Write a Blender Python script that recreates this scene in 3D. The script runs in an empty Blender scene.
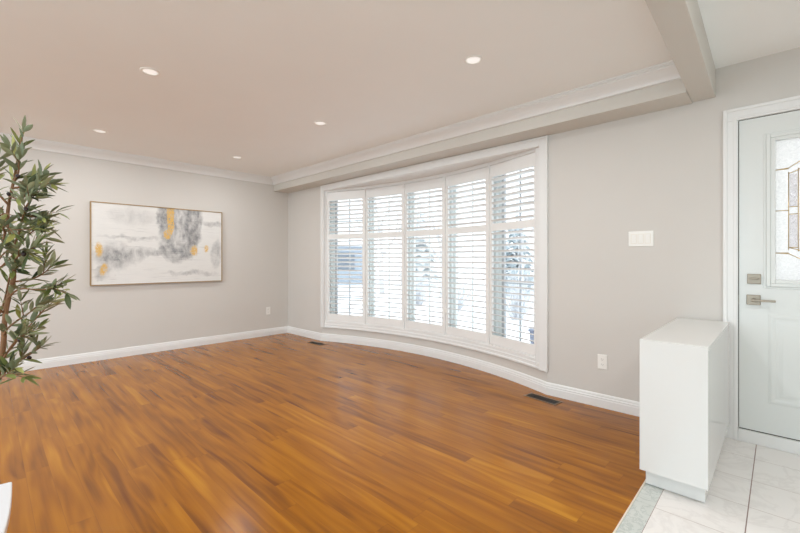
import bpy, bmesh, math, random
from mathutils import Vector, Matrix

# ------------------------------------------------------------------ camera, world, exposure
S = bpy.context.scene
COL = S.collection
cam_data = bpy.data.cameras.new('camera')
cam = bpy.data.objects.new('camera', cam_data)
COL.objects.link(cam)
cam_data.sensor_width = 36.0
cam_data.lens = 36.0 * 397.0 / 800.0
cam_data.shift_y = -6.0 / 800.0
cam_data.clip_start = 0.05
cam_data.clip_end = 300
cam.location = (5.775, -3.403, 1.17)
cam.rotation_euler = (math.radians(90), 0, math.radians(43.74))
S.camera = cam

S.view_settings.view_transform = 'Standard'
S.view_settings.look = 'None'
S.view_settings.gamma = 1.0
S.view_settings.use_curve_mapping = False
S.view_settings.exposure = 0.95
S.cycles.use_denoising = True
S.cycles.max_bounces = 14
S.cycles.diffuse_bounces = 8
S.cycles.transparent_max_bounces = 24
S.cycles.sample_clamp_indirect = 6.0

world = bpy.data.worlds.new('overcast_sky')
S.world = world
world.use_nodes = True
bg = world.node_tree.nodes['Background']
bg.inputs['Color'].default_value = (0.87, 0.95, 1.0, 1)
bg.inputs['Strength'].default_value = 1.20

# added fill behind the camera, tilted up to brighten walls and ceiling
rear = bpy.data.lights.new('rear_fill', 'AREA')
rear.shape = 'RECTANGLE'
rear.size, rear.size_y = 5.0, 2.0
rear.energy = 52.0
rear.color = (0.70, 0.895, 1.0)
rear_o = bpy.data.objects.new('rear_fill', rear)
COL.objects.link(rear_o)
rear_o.location = (4.0, -7.0, 1.3)
rear_o.rotation_euler = (math.radians(90 + 16), 0, math.radians(46))

# added fill out of frame to the right, brightens the entry hall
side = bpy.data.lights.new('side_fill', 'AREA')
side.shape = 'RECTANGLE'
side.size, side.size_y = 2.2, 1.6
side.energy = 15.0
side.color = (0.86, 0.96, 1.0)
side_o = bpy.data.objects.new('side_fill', side)
COL.objects.link(side_o)
side_o.location = (8.1, -3.6, 1.4)
side_o.rotation_euler = (math.radians(92), 0, math.radians(80))


# ------------------------------------------------------------------ material helpers
def srgb(r, g, b):
    def f(c):
        c /= 255.0
        return c / 12.92 if c <= 0.04045 else ((c + 0.055) / 1.055) ** 2.4
    return (f(r), f(g), f(b), 1.0)


class NT:
    """tiny node builder"""
    def __init__(self, name):
        self.m = bpy.data.materials.new(name)
        self.m.use_nodes = True
        self.t = self.m.node_tree
        self.b = self.t.nodes['Principled BSDF']

    def n(self, kind, **kw):
        nd = self.t.nodes.new(kind)
        for k, v in kw.items():
            setattr(nd, k, v)
        return nd

    def put(self, sock, v):
        if isinstance(v, bpy.types.NodeSocket):
            self.t.links.new(v, sock)
        else:
            sock.default_value = v

    def math(self, op, a, b=0.0, c=None, clamp=False):
        nd = self.n('ShaderNodeMath', operation=op, use_clamp=clamp)
        self.put(nd.inputs[0], a)
        self.put(nd.inputs[1], b)
        if c is not None:
            self.put(nd.inputs[2], c)
        return nd.outputs[0]

    def mix(self, f, a, b, blend='MIX'):
        nd = self.n('ShaderNodeMix', data_type='RGBA', blend_type=blend)
        self.put(nd.inputs[0], f)
        self.put(nd.inputs[6], a)
        self.put(nd.inputs[7], b)
        return nd.outputs[2]

    def ramp(self, f, stops):
        nd = self.n('ShaderNodeValToRGB')
        el = nd.color_ramp.elements
        while len(el) < len(stops):
            el.new(0.5)
        for e, (p, c) in zip(el, stops):
            e.position = p
            e.color = c
        self.put(nd.inputs[0], f)
        return nd.outputs[0]

    def noise(self, vec, scale, detail=3.0, rough=0.5, dist=0.0):
        nd = self.n('ShaderNodeTexNoise')
        self.put(nd.inputs['Vector'], vec)
        nd.inputs['Scale'].default_value = scale
        nd.inputs['Detail'].default_value = detail
        nd.inputs['Roughness'].default_value = rough
        nd.inputs['Distortion'].default_value = dist
        return nd.outputs['Fac']

    def obj(self):
        return self.n('ShaderNodeTexCoord').outputs['Object']

    def xyz(self, vec):
        nd = self.n('ShaderNodeSeparateXYZ')
        self.put(nd.inputs[0], vec)
        return nd.outputs

    def vec(self, x, y, z):
        nd = self.n('ShaderNodeCombineXYZ')
        for i, v in enumerate((x, y, z)):
            self.put(nd.inputs[i], v)
        return nd.outputs[0]

    def bump(self, h, strength=0.1, dist=0.01):
        nd = self.n('ShaderNodeBump')
        nd.inputs['Strength'].default_value = strength
        nd.inputs['Distance'].default_value = dist
        self.put(nd.inputs['Height'], h)
        self.put(self.b.inputs['Normal'], nd.outputs[0])

    def set(self, **kw):
        for k, v in kw.items():
            self.put(self.b.inputs[k.replace('_', ' ')], v)
        return self.m


def paint(name, col, rough=0.6, bump=0.03, scale=260.0, vary=0.015):
    t = NT(name)
    o = t.obj()
    f = t.noise(o, 3.0, 4.0)
    dark = tuple(c * (1 - vary) for c in col[:3]) + (1,)
    lite = tuple(min(1, c * (1 + vary)) for c in col[:3]) + (1,)
    t.set(Base_Color=t.mix(f, dark, lite), Roughness=rough)
    if bump:
        t.bump(t.noise(o, scale, 2.0), bump, 0.004)
    return t.m


M = {}
M['wall'] = paint('wall_paint', srgb(211, 208, 203), 0.75)
M['bulkhead'] = paint('bulkhead_paint', srgb(209, 206, 199), 0.75)
M['ceiling'] = paint('ceiling_paint', srgb(245, 246, 244), 0.85, 0.05, 140)
M['trim'] = paint('white_trim_paint', srgb(232, 233, 232), 0.35, 0.0)
M['shutter'] = paint('white_shutter_paint', srgb(240, 241, 240), 0.4, 0.0)
M['door'] = paint('white_door_paint', srgb(222, 226, 224), 0.3, 0.02, 60)
M['gloss'] = paint('white_gloss_laminate', srgb(224, 225, 223), 0.12, 0.0)
M['plate'] = paint('white_plastic', srgb(240, 239, 234), 0.35, 0.0)
M['snow'] = paint('snow', srgb(246, 248, 252), 0.8, 0.1, 3.0, 0.03)
M['vinyl'] = paint('white_window_vinyl', srgb(225, 230, 230), 0.4, 0.0)
M['sash_shade'] = paint('sash_shade_grey', srgb(180, 183, 186), 0.5, 0.0)  # grey that stands for the shaded window frame
M['muntin'] = paint('grey_grille_bar', srgb(176, 182, 188), 0.5, 0.0)
M['strip'] = paint('pale_edge_strip', srgb(226, 216, 200), 0.35, 0.0)
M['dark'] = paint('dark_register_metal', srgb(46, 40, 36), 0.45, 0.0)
M['register'] = paint('bronze_register_frame', srgb(128, 104, 80), 0.4, 0.0)
M['slot'] = paint('outlet_slot_dark', srgb(70, 68, 64), 0.6, 0.0)
M['bark'] = paint('olive_bark', srgb(128, 92, 62), 0.8, 0.5, 60, 0.25)
M['olive'] = paint('black_olive_skin', srgb(44, 30, 30), 0.3, 0.0)
M['soil'] = paint('potting_soil', srgb(60, 45, 34), 0.95, 0.6, 80, 0.3)
M['ceramic'] = paint('white_ceramic', srgb(222, 223, 226), 0.15, 0.0)
M['hazed_bark'] = paint('hazed_bark', srgb(205, 206, 208), 0.9, 0.3, 20, 0.2)  # bark lightened, outdoor haze mixed into the colour
M['spruce'] = paint('hazed_spruce', srgb(152, 166, 172), 0.9, 0.3, 6, 0.2)  # pale blue-grey carries the distance haze
M['hazier_spruce'] = paint('pale_hazed_spruce', srgb(212, 217, 218), 0.9, 0.3, 6, 0.2)  # paler still, more haze put into the colour
M['shrubs'] = paint('hazed_twigs', srgb(214, 216, 219), 0.9, 0.2, 6, 0.2)  # twigs lightened to carry the same haze
lamp_t = NT('lit_diffuser')
M['lamp'] = lamp_t.set(Base_Color=srgb(240, 240, 238), Emission_Color=(1.0, 0.98, 0.95, 1), Emission_Strength=0.25)
M['rear_blocker'] = paint('rear_blocker_grey', srgb(150, 146, 140), 0.9, 0.2, 20, 0.1)  # grey for the added ground behind the house
M['siding'] = paint('blue_grey_siding', srgb(158, 170, 182), 0.8, 0.0)
M['roof'] = paint('dark_roof_shingle', srgb(110, 118, 126), 0.9, 0.2, 12, 0.1)
M['houseglass'] = paint('dark_far_window', srgb(110, 122, 134), 0.2, 0.0)
M['bin'] = paint('blue_bin_plastic', srgb(120, 128, 146), 0.5, 0.0)


def metal(name, col, rough):
    t = NT(name)
    o = t.obj()
    x, y, z = t.xyz(o)
    f = t.noise(t.vec(t.math('MULTIPLY', x, 8.0), y, t.math('MULTIPLY', z, 300.0)), 4.0)
    r = t.math('ADD', rough - 0.05, t.math('MULTIPLY', f, 0.1))
    return t.set(Base_Color=col, Metallic=1.0, Roughness=r)


M['nickel'] = metal('satin_nickel', srgb(158, 148, 134), 0.40)
M['brass'] = metal('brass_caming', srgb(190, 160, 104), 0.35)
M['frame_gold'] = metal('champagne_wood_frame', srgb(176, 150, 112), 0.45)


def wood_floor():
    t = NT('orange_oak_laminate')
    o = t.obj()
    x, y, z = t.xyz(o)
    W, L = 0.0985, 1.22
    yr = t.math('DIVIDE', y, W)
    row = t.math('FLOOR', yr)
    wn = t.n('ShaderNodeTexWhiteNoise', noise_dimensions='1D')
    t.put(wn.inputs['W'], row)
    off = wn.outputs['Value']
    xr = t.math('ADD', t.math('DIVIDE', x, L), t.math('MULTIPLY', off, 7.31))
    colm = t.math('FLOOR', xr)
    w2 = t.n('ShaderNodeTexWhiteNoise', noise_dimensions='2D')
    t.put(w2.inputs['Vector'], t.vec(row, colm, 0.0))
    pid = w2.outputs['Value']
    # grain: long in x, shifted from board to board
    gx = t.math('ADD', x, t.math('MULTIPLY', pid, 37.0))
    gy = t.math('ADD', y, t.math('MULTIPLY', pid, 11.0))
    gy = t.math('ADD', gy, t.math('MULTIPLY', t.math('SUBTRACT', t.noise(t.vec(gx, gy, 0.0), 2.6, 1.0), 0.5), 0.022))
    big = t.noise(t.vec(t.math('MULTIPLY', gx, 1.1), t.math('MULTIPLY', gy, 9.0), 0.0), 1.0, 1.0, 0.5, 0.3)
    mid = t.noise(t.vec(t.math('MULTIPLY', gx, 1.6), t.math('MULTIPLY', gy, 30.0), 2.0), 1.0, 1.0, 0.5, 0.2)
    fine = t.noise(t.vec(t.math('MULTIPLY', gx, 3.0), t.math('MULTIPLY', gy, 130.0), 5.0), 1.0, 1.0, 0.5, 0.0)
    rings = t.math('SINE', t.math('MULTIPLY', big, 30.0))
    rings = t.math('ADD', t.math('MULTIPLY', rings, 0.5), 0.5)
    blotch = t.noise(t.vec(t.math('MULTIPLY', x, 1.2), t.math('MULTIPLY', y, 3.0), pid), 1.3, 2.0)
    v = t.math('ADD', t.math('MULTIPLY', rings, 0.07), t.math('MULTIPLY', fine, 0.06))
    v = t.math('ADD', v, t.math('MULTIPLY', big, 0.36))
    v = t.math('ADD', v, t.math('MULTIPLY', mid, 0.26))
    v = t.math('ADD', v, t.math('MULTIPLY', pid, 0.10))
    v = t.math('ADD', v, t.math('MULTIPLY', t.math('SUBTRACT', blotch, 0.5), 0.18))
    col = t.ramp(v, [(0.24, srgb(106, 57, 4)), (0.38, srgb(144, 86, 6)),
                     (0.50, srgb(166, 104, 10)), (0.66, srgb(192, 130, 24))])
    # thin seams
    fy = t.math('FRACT', yr)
    dy = t.math('MULTIPLY', t.math('MINIMUM', fy, t.math('SUBTRACT', 1.0, fy)), W)
    fx = t.math('FRACT', xr)
    dx = t.math('MULTIPLY', t.math('MINIMUM', fx, t.math('SUBTRACT', 1.0, fx)), L)
    d = t.math('MINIMUM', t.math('MULTIPLY', dy, 1.4), dx)
    seam = t.math('SUBTRACT', 1.0, t.math('DIVIDE', d, 0.0022, clamp=True), clamp=True)
    # knots / short dark streaks
    kn = t.noise(t.vec(t.math('MULTIPLY', x, 2.0), t.math('MULTIPLY', y, 7.0), t.math('MULTIPLY', pid, 3.0)), 4.0, 2.0, 0.5, 0.4)
    kn = t.math('MULTIPLY', t.math('SUBTRACT', kn, 0.72, clamp=True), 4.0, clamp=True)
    col = t.mix(t.math('MULTIPLY', kn, 0.7), col, srgb(96, 54, 24))
    col = t.mix(t.math('MULTIPLY', seam, 0.42), col, srgb(92, 52, 22))
    t.set(Base_Color=col, Roughness=t.math('ADD', 0.17, t.math('MULTIPLY', fine, 0.12)))
    t.b.inputs['Specular IOR Level'].default_value = 0.27
    t.bump(t.math('MULTIPLY', seam, -1.0), 0.08, 0.002)
    return t.m


def marble(name, base, vein, amount, scale, tile=None):
    t = NT(name)
    o = t.obj()
    n1 = t.noise(o, scale, 5.0, 0.6, 1.6)
    ridge = t.math('ABSOLUTE', t.math('SUBTRACT', n1, 0.5))
    veins = t.math('SUBTRACT', 1.0, t.math('DIVIDE', ridge, 0.05, clamp=True), clamp=True)
    cloud = t.noise(o, scale * 0.5, 3.0)
    f = t.math('MULTIPLY', t.math('ADD', t.math('MULTIPLY', veins, 0.6), t.math('MULTIPLY', cloud, 0.5)), amount)
    col = t.mix(f, base, vein)
    rough = 0.14
    if tile:
        x0, y0, wx, wy, g = tile
        x, y, z = t.xyz(o)
        fx = t.math('FRACT', t.math('DIVIDE', t.math('SUBTRACT', x, x0), wx))
        fy = t.math('FRACT', t.math('DIVIDE', t.math('SUBTRACT', y, y0), wy))
        dx = t.math('MULTIPLY', t.math('MINIMUM', fx, t.math('SUBTRACT', 1.0, fx)), wx)
        dy = t.math('MULTIPLY', t.math('MINIMUM', fy, t.math('SUBTRACT', 1.0, fy)), wy)
        gx = t.math('LESS_THAN', dx, g)
        gy = t.math('LESS_THAN', dy, g)
        col = t.mix(t.math('MULTIPLY', gy, 0.8), col, srgb(176, 166, 160))
        col = t.mix(gx, col, srgb(138, 116, 110))
        gm = t.math('MAXIMUM', gx, gy)
        rough = t.math('ADD', 0.14, t.math('MULTIPLY', gm, 0.5))
        t.bump(t.math('SUBTRACT', 1.0, gm), 0.3, 0.002)
    return t.set(Base_Color=col, Roughness=rough)


M['floor'] = wood_floor()
M['tile'] = marble('white_marble_tile', srgb(238, 235, 232), srgb(212, 208, 205), 0.5, 3.0,
                   (5.345, -0.270, 0.322, 0.3135, 0.0022))
M['border'] = marble('grey_marble_border', srgb(214, 218, 214), srgb(168, 178, 174), 0.9, 14.0)


def clear_glass():
    t = NT('window_glass')
    tr = t.n('ShaderNodeBsdfTransparent')
    gl = t.n('ShaderNodeBsdfGlossy')
    gl.inputs['Roughness'].default_value = 0.02
    mx = t.n('ShaderNodeMixShader')
    mx.inputs[0].default_value = 0.06
    t.t.links.new(tr.outputs[0], mx.inputs[1])
    t.t.links.new(gl.outputs[0], mx.inputs[2])
    t.t.links.new(mx.outputs[0], t.t.nodes['Material Output'].inputs['Surface'])
    return t.m


def obscure_glass(name, tint, trans):
    t = NT(name)
    o = t.obj()
    f = t.noise(o, 60.0, 3.0, 0.6, 1.2)
    tr = t.n('ShaderNodeBsdfTransparent')
    tr.inputs[0].default_value = tint
    tl = t.n('ShaderNodeBsdfTranslucent')
    tl.inputs[0].default_value = tint
    gl = t.n('ShaderNodeBsdfGlossy')
    gl.inputs['Roughness'].default_value = 0.15
    bp = t.n('ShaderNodeBump')
    bp.inputs['Strength'].default_value = 0.6
    bp.inputs['Distance'].default_value = 0.004
    t.t.links.new(f, bp.inputs['Height'])
    t.t.links.new(bp.outputs[0], gl.inputs['Normal'])
    m1 = t.n('ShaderNodeMixShader')
    t.put(m1.inputs[0], t.math('MULTIPLY_ADD', f, 0.5, trans))
    t.t.links.new(tr.outputs[0], m1.inputs[1])
    t.t.links.new(tl.outputs[0], m1.inputs[2])
    m2 = t.n('ShaderNodeMixShader')
    m2.inputs[0].default_value = 0.10
    t.t.links.new(m1.outputs[0], m2.inputs[1])
    t.t.links.new(gl.outputs[0], m2.inputs[2])
    t.t.links.new(m2.outputs[0], t.t.nodes['Material Output'].inputs['Surface'])
    return t.m


M['glass'] = clear_glass()
M['obscure'] = obscure_glass('textured_door_glass', (0.74, 0.715, 0.69, 1), 0.35)
M['bevelglass'] = obscure_glass('bevelled_door_glass', (0.92, 0.90, 0.91, 1), 0.05)


def leaf_material():
    t = NT('olive_leaf')
    geo = t.n('ShaderNodeNewGeometry')
    rnd = geo.outputs['Random Per Island']
    top = t.ramp(rnd, [(0.0, srgb(54, 66, 36)), (0.4, srgb(88, 98, 48)), (0.75, srgb(126, 132, 68)), (1.0, srgb(168, 166, 98))])
    under = t.ramp(rnd, [(0.0, srgb(112, 122, 96)), (1.0, srgb(160, 166, 132))])
    col = t.mix(geo.outputs['Backfacing'], top, under)
    return t.set(Base_Color=col, Roughness=0.45)


M['leaf'] = leaf_material()


def canvas_material():
    t = NT('abstract_canvas_paint')
    o = t.obj()
    x, y, z = t.xyz(o)
    W, H = 1.484, 0.964
    n_a = t.noise(o, 6.0, 5.0, 0.6)
    n_b = t.noise(t.vec(x, t.math('ADD', y, 7.3), z), 6.0, 5.0, 0.6)
    u0 = t.math('ADD', t.math('DIVIDE', y, W), 0.5)
    v0 = t.math('SUBTRACT', 0.5, t.math('DIVIDE', z, H))        # 0 = top
    u = t.math('ADD', u0, t.math('MULTIPLY', t.math('SUBTRACT', n_a, 0.5), 0.14))
    v = t.math('ADD', v0, t.math('MULTIPLY', t.math('SUBTRACT', n_b, 0.5), 0.20))

    def blob(cu, cv, ru, rv, soft=1.0):
        a = t.math('DIVIDE', t.math('SUBTRACT', u, cu), ru)
        b = t.math('DIVIDE', t.math('SUBTRACT', v, cv), rv)
        r = t.math('ADD', t.math('MULTIPLY', a, a), t.math('MULTIPLY', b, b))
        return t.math('MULTIPLY', t.math('SUBTRACT', 1.0, r, clamp=True), soft, clamp=True)

    brush = t.noise(t.vec(0.0, t.math('MULTIPLY', y, 3.0), t.math('MULTIPLY', z, 22.0)), 2.0, 4.0, 0.65)
    scrape = t.noise(t.vec(0.0, t.math('MULTIPLY', y, 7.0), t.math('MULTIPLY', z, 4.5)), 2.2, 6.0, 0.72)
    col = t.mix(t.math('MULTIPLY', brush, 0.5), srgb(232, 232, 229), srgb(206, 206, 205))
    grey = [(0.54, 0.16, 0.10, 0.42, 2.2), (0.68, 0.22, 0.15, 0.50, 2.2), (0.61, 0.56, 0.16, 0.17, 2.0), (0.50, 0.60, 0.22, 0.07, 0.9),
            (0.16, 0.66, 0.17, 0.20, 1.1), (0.08, 0.84, 0.08, 0.10, 0.9), (0.30, 0.62, 0.10, 0.10, 0.8),
            (0.93, 0.18, 0.14, 0.06, 0.7), (0.95, 0.60, 0.05, 0.25, 0.7), (0.30, 0.42, 0.30, 0.03, 0.5), (0.72, 0.88, 0.26, 0.04, 0.6),
            (0.28, 0.14, 0.20, 0.12, 0.35)]
    g = None
    for b in grey:
        q = blob(*b)
        g = q if g is None else t.math('MAXIMUM', g, q)
    wash = t.noise(t.vec(3.0, t.math('MULTIPLY', y, 5.0), t.math('MULTIPLY', z, 3.2)), 1.6, 4.0, 0.6, 0.6)
    g = t.math('MULTIPLY', g, t.math('MULTIPLY_ADD', scrape, 1.9, -0.30, clamp=True), clamp=True)
    g = t.math('MULTIPLY', g, t.math('MULTIPLY_ADD', wash, 2.6, -0.45, clamp=True), clamp=True)
    scratch = t.noise(t.vec(9.0, t.math('MULTIPLY', y, 2.2), t.math('MULTIPLY', z, 40.0)), 1.5, 3.0, 0.6, 0.4)
    g = t.math('ADD', g, t.math('MULTIPLY', t.math('SUBTRACT', scratch, 0.60, clamp=True), 1.6), clamp=True)
    col = t.mix(g, col, srgb(112, 114, 118))
    dk = t.math('MULTIPLY', blob(0.73, 0.36, 0.05, 0.12, 1.0), scrape)
    col = t.mix(dk, col, srgb(92, 94, 98))
    # gold leaf
    u = t.math('ADD', u0, t.math('MULTIPLY', t.math('SUBTRACT', n_a, 0.5), 0.08))
    v = t.math('ADD', v0, t.math('MULTIPLY', t.math('SUBTRACT', n_b, 0.5), 0.12))
    gold = None
    for b in [(0.553, 0.10, 0.030, 0.34, 5), (0.535, 0.36, 0.034, 0.08, 2.5), (0.050, 0.57, 0.030, 0.11, 1.4), (0.082, 0.82, 0.034, 0.08, 1.4),
              (0.752, 0.56, 0.032, 0.08, 1.4), (0.862, 0.53, 0.024, 0.05, 1.2)]:
        q = blob(*b)
        gold = q if gold is None else t.math('MAXIMUM', gold, q)
    flake = t.noise(o, 70.0, 3.0, 0.7)
    gm = t.math('MULTIPLY', gold, t.math('MULTIPLY', t.math('SUBTRACT', flake, 0.36, clamp=True), 7.0, clamp=True), clamp=True)
    col = t.mix(gm, col, t.mix(flake, srgb(238, 204, 122), srgb(204, 156, 78)))
    t.bump(t.math('ADD', scrape, t.math('MULTIPLY', gm, 0.4)), 0.25, 0.003)
    return t.set(Base_Color=col, Roughness=0.6)


M['canvas'] = canvas_material()


# ------------------------------------------------------------------ mesh helpers
class MB:
    def __init__(self):
        self.v, self.f = [], []

    def add(self, vs, fs):
        o = len(self.v)
        self.v += [tuple(p) for p in vs]
        self.f += [tuple(i + o for i in f) for f in fs]
        return self

    def box(self, x0, y0, z0, x1, y1, z1):
        return self.add([(x0, y0, z0), (x1, y0, z0), (x1, y1, z0), (x0, y1, z0), (x0, y0, z1), (x1, y0, z1), (x1, y1, z1), (x0, y1, z1)],
                        [(0, 3, 2, 1), (4, 5, 6, 7), (0, 1, 5, 4), (1, 2, 6, 5), (2, 3, 7, 6), (3, 0, 4, 7)])

    def prism(self, pts, z0, z1):
        n = len(pts)
        vs = [(x, y, z0) for x, y in pts] + [(x, y, z1) for x, y in pts]
        fs = [tuple(range(n - 1, -1, -1)), tuple(range(n, 2 * n))]
        fs += [(i, (i + 1) % n, n + (i + 1) % n, n + i) for i in range(n)]
        return self.add(vs, fs)

    def sweep(self, path, prof, closed=False):
        """profile (u, z) swept along a plan path; u is measured to the right of travel, mitred"""
        n = len(path)
        vs = []
        for i, p in enumerate(path):
            p = Vector(p)
            if closed:
                a, b = Vector(path[i - 1]), Vector(path[(i + 1) % n])
            else:
                a = Vector(path[i - 1]) if i else None
                b = Vector(path[i + 1]) if i < n - 1 else None
            d1 = (p - a).normalized() if a is not None else None
            d2 = (b - p).normalized() if b is not None else None
            d1 = d1 or d2
            d2 = d2 or d1
            n1, n2 = Vector((d1.y, -d1.x)), Vector((d2.y, -d2.x))
            m = (n1 + n2).normalized()
            k = 1.0 / max(0.3, m.dot(n1))
            for u, z in prof:
                q = p + m * u * k
                vs.append((q.x, q.y, z))
        m_ = len(prof)
        fs = []
        for i in range(n if closed else n - 1):
            j = (i + 1) % n
            for k in range(m_):
                l = (k + 1) % m_
                fs.append((i * m_ + k, i * m_ + l, j * m_ + l, j * m_ + k))
        if not closed:
            fs.append(tuple(range(m_ - 1, -1, -1)))
            fs.append(tuple((n - 1) * m_ + k for k in range(m_)))
        return self.add(vs, fs)

    def tube(self, pts, radii, seg=8):
        pts = [Vector(p) for p in pts]
        if not isinstance(radii, (list, tuple)):
            radii = [radii] * len(pts)
        vs = []
        up = Vector((0.13, 0.31, 0.94))
        for i, p in enumerate(pts):
            d = (pts[min(i + 1, len(pts) - 1)] - pts[max(i - 1, 0)]).normalized()
            a = d.cross(up)
            if a.length < 1e-3:
                a = d.cross(Vector((1, 0, 0)))
            a.normalize()
            b = d.cross(a)
            for k in range(seg):
                t = 2 * math.pi * k / seg
                vs.append(p + (a * math.cos(t) + b * math.sin(t)) * radii[i])
        fs = []
        for i in range(len(pts) - 1):
            for k in range(seg):
                l = (k + 1) % seg
                fs.append((i * seg + k, i * seg + l, (i + 1) * seg + l, (i + 1) * seg + k))
        fs.append(tuple(range(seg - 1, -1, -1)))
        fs.append(tuple((len(pts) - 1) * seg + k for k in range(seg)))
        return self.add(vs, fs)

    def lathe(self, prof, seg=40, c=(0, 0, 0)):
        vs = []
        for r, z in prof:
            for k in range(seg):
                t = 2 * math.pi * k / seg
                vs.append((c[0] + r * math.cos(t), c[1] + r * math.sin(t), c[2] + z))
        fs = []
        n = len(prof)
        for i in range(n - 1):
            for k in range(seg):
                l = (k + 1) % seg
                fs.append((i * seg + k, i * seg + l, (i + 1) * seg + l, (i + 1) * seg + k))
        fs.append(tuple(range(seg - 1, -1, -1)))
        fs.append(tuple((n - 1) * seg + k for k in range(seg)))
        return self.add(vs, fs)

    def build(self, name, mat, parent=None, bevel=0.0, smooth=False, loc=None, rotz=0.0, seg=2):
        me = bpy.data.meshes.new(name)
        me.from_pydata(self.v, [], self.f)
        bm = bmesh.new()
        bm.from_mesh(me)
        bmesh.ops.recalc_face_normals(bm, faces=bm.faces)
        bm.to_mesh(me)
        bm.free()
        me.materials.append(mat)
        if smooth:
            for p in me.polygons:
                p.use_smooth = True
        o = bpy.data.objects.new(name, me)
        COL.objects.link(o)
        if parent is not None:
            o.parent = parent
        if loc is not None:
            o.location = loc
        o.rotation_euler.z = rotz
        if bevel:
            b = o.modifiers.new('bevel', 'BEVEL')
            b.width = bevel
            b.segments = seg
            b.limit_method = 'ANGLE'
            b.angle_limit = math.radians(40)
            b.harden_normals = False
        return o


def structure(o, label=None):
    o['kind'] = 'structure'
    if label:
        o['label'] = label
    return o


def thing(name, label, cat, loc=(0, 0, 0), rotz=0.0, group=None):
    o = bpy.data.objects.new(name, None)
    COL.objects.link(o)
    o.empty_display_size = 0.1
    o.location = loc
    o.rotation_euler.z = rotz
    o['label'] = label
    o['category'] = cat
    if group:
        o['group'] = group
    return o


def copy_tree(o, label=None, parent=None):
    c = o.copy()
    COL.objects.link(c)
    if parent is not None:
        c.parent = parent
    if label:
        c['label'] = label
    for ch in [q for q in bpy.data.objects if q.parent == o]:
        copy_tree(ch, None, c)
    return c


# ------------------------------------------------------------------ room numbers (metres)
H = 2.46                     # ceiling
BACK = -7.2                  # the open end of the house behind the camera
XE = 8.2
BX, BHW, BSAG = 2.62, 1.68, 0.35
BR = (BHW ** 2 + BSAG ** 2) / (2 * BSAG)
BYC = BSAG - BR
BANG = math.asin(BHW / BR)


def bow_pts(offset=0.0, n=32, half=BANG):
    r = BR + offset
    return [(BX + r * math.sin(-half + 2 * half * i / n), BYC + r * math.cos(-half + 2 * half * i / n)) for i in range(n + 1)]


X0, X1 = BX - BHW, BX + BHW            # 0.94 .. 4.30

# ------------------------------------------------------------------ structure: floor, walls, ceiling
curve = bow_pts(0.0)
pts = [(0, 0)] + curve + [(5.257, 0), (5.257, BACK), (0, BACK)]
structure(MB().prism(pts[::-1], -0.12, 0.0).build('floor', M['floor']))
structure(MB().box(5.257, BACK, -0.12, 5.264, 0.0, 0.003).build('trim_1', M['strip']))
structure(MB().box(5.264, BACK, -0.12, 5.345, 0.0, 0.0).build('floor_border', M['border']))
structure(MB().box(5.345, BACK, -0.12, XE, 0.0, 0.0).build('floor_entry', M['tile']))
structure(MB().box(-20, BACK - 30, -0.5, 30, BACK - 0.2, -0.3).build('unseen_ground_rear', M['rear_blocker']))  # unseen ground added to stop sky light coming in from below
structure(MB().box(0.0, BACK, H, XE, 0.3, H + 0.15).build('ceiling', M['ceiling']))
structure(MB().box(-0.15, BACK, -0.12, 0.0, 0.3, H + 0.15).build('wall_left', M['wall']))

w = MB()
T = 0.14
w.box(0, 0, -0.12, X0, T, H)                                   # left of the bow
w.box(X1, 0, -0.12, 5.56, T, H)                                # between bow and door
w.box(X0, 0, 2.20, X1, T, H)                                   # above the bow
w.box(5.56, 0, 2.105, 6.52, T, H)                              # above the door
w.box(6.52, 0, -0.12, XE, T, H)                                # right of the door
inner, outer = bow_pts(0.0), bow_pts(0.22)
w.prism(inner + outer[::-1], -0.12, 0.26)                      # curved wall under the window
structure(w.build('wall_back', M['wall']))
structure(MB().box(XE, BACK, -0.12, XE + 0.14, T, H).build('wall_right', M['wall']))
structure(MB().box(5.4, BACK - 0.14, -0.12, XE, BACK, H).build('wall_front', M['wall']))
structure(MB().prism(bow_pts(0.30) + [(X1, 0.0), (X0, 0.0)], 2.195, 2.30).build('ceiling_bow', M['trim']))

# bulkhead over the window and the beam between living room and entry
structure(MB().box(0, -0.256, 2.262, 5.336, 0, H).build('ceiling_bulkhead', M['bulkhead'], bevel=0.003))
structure(MB().prism([(5.334, 0), (5.462, 0), (5.595, BACK), (5.467, BACK)][::-1], 2.270, H).build('ceiling_beam', M['bulkhead'], bevel=0.004))

# crown moulding
cp = [(0, H), (0.088, H), (0.088, H - 0.010), (0.079, H - 0.012), (0.079, H - 0.020), (0.070, H - 0.024), (0.068, H - 0.030), (0.056, H - 0.040), (0.042, H - 0.054),
      (0.030, H - 0.070), (0.022, H - 0.084), (0.018, H - 0.098), (0, H - 0.100)]
structure(MB().sweep([(0, BACK), (0, -0.256), (5.34, -0.256)], cp).build('trim_2', M['trim']))

# baseboards
bp = [(0, 0), (0.017, 0), (0.017, 0.060), (0.0145, 0.066), (0.0145, 0.078), (0.010, 0.083), (0.010, 0.094), (0.005, 0.104), (0, 0.106)]
structure(MB().sweep([(0, BACK), (0, 0)], bp).build('baseboard_left', M['trim']))
structure(MB().sweep([(0, 0)] + curve + [(5.257, 0)], bp).build('baseboard_back', M['trim']))

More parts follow.
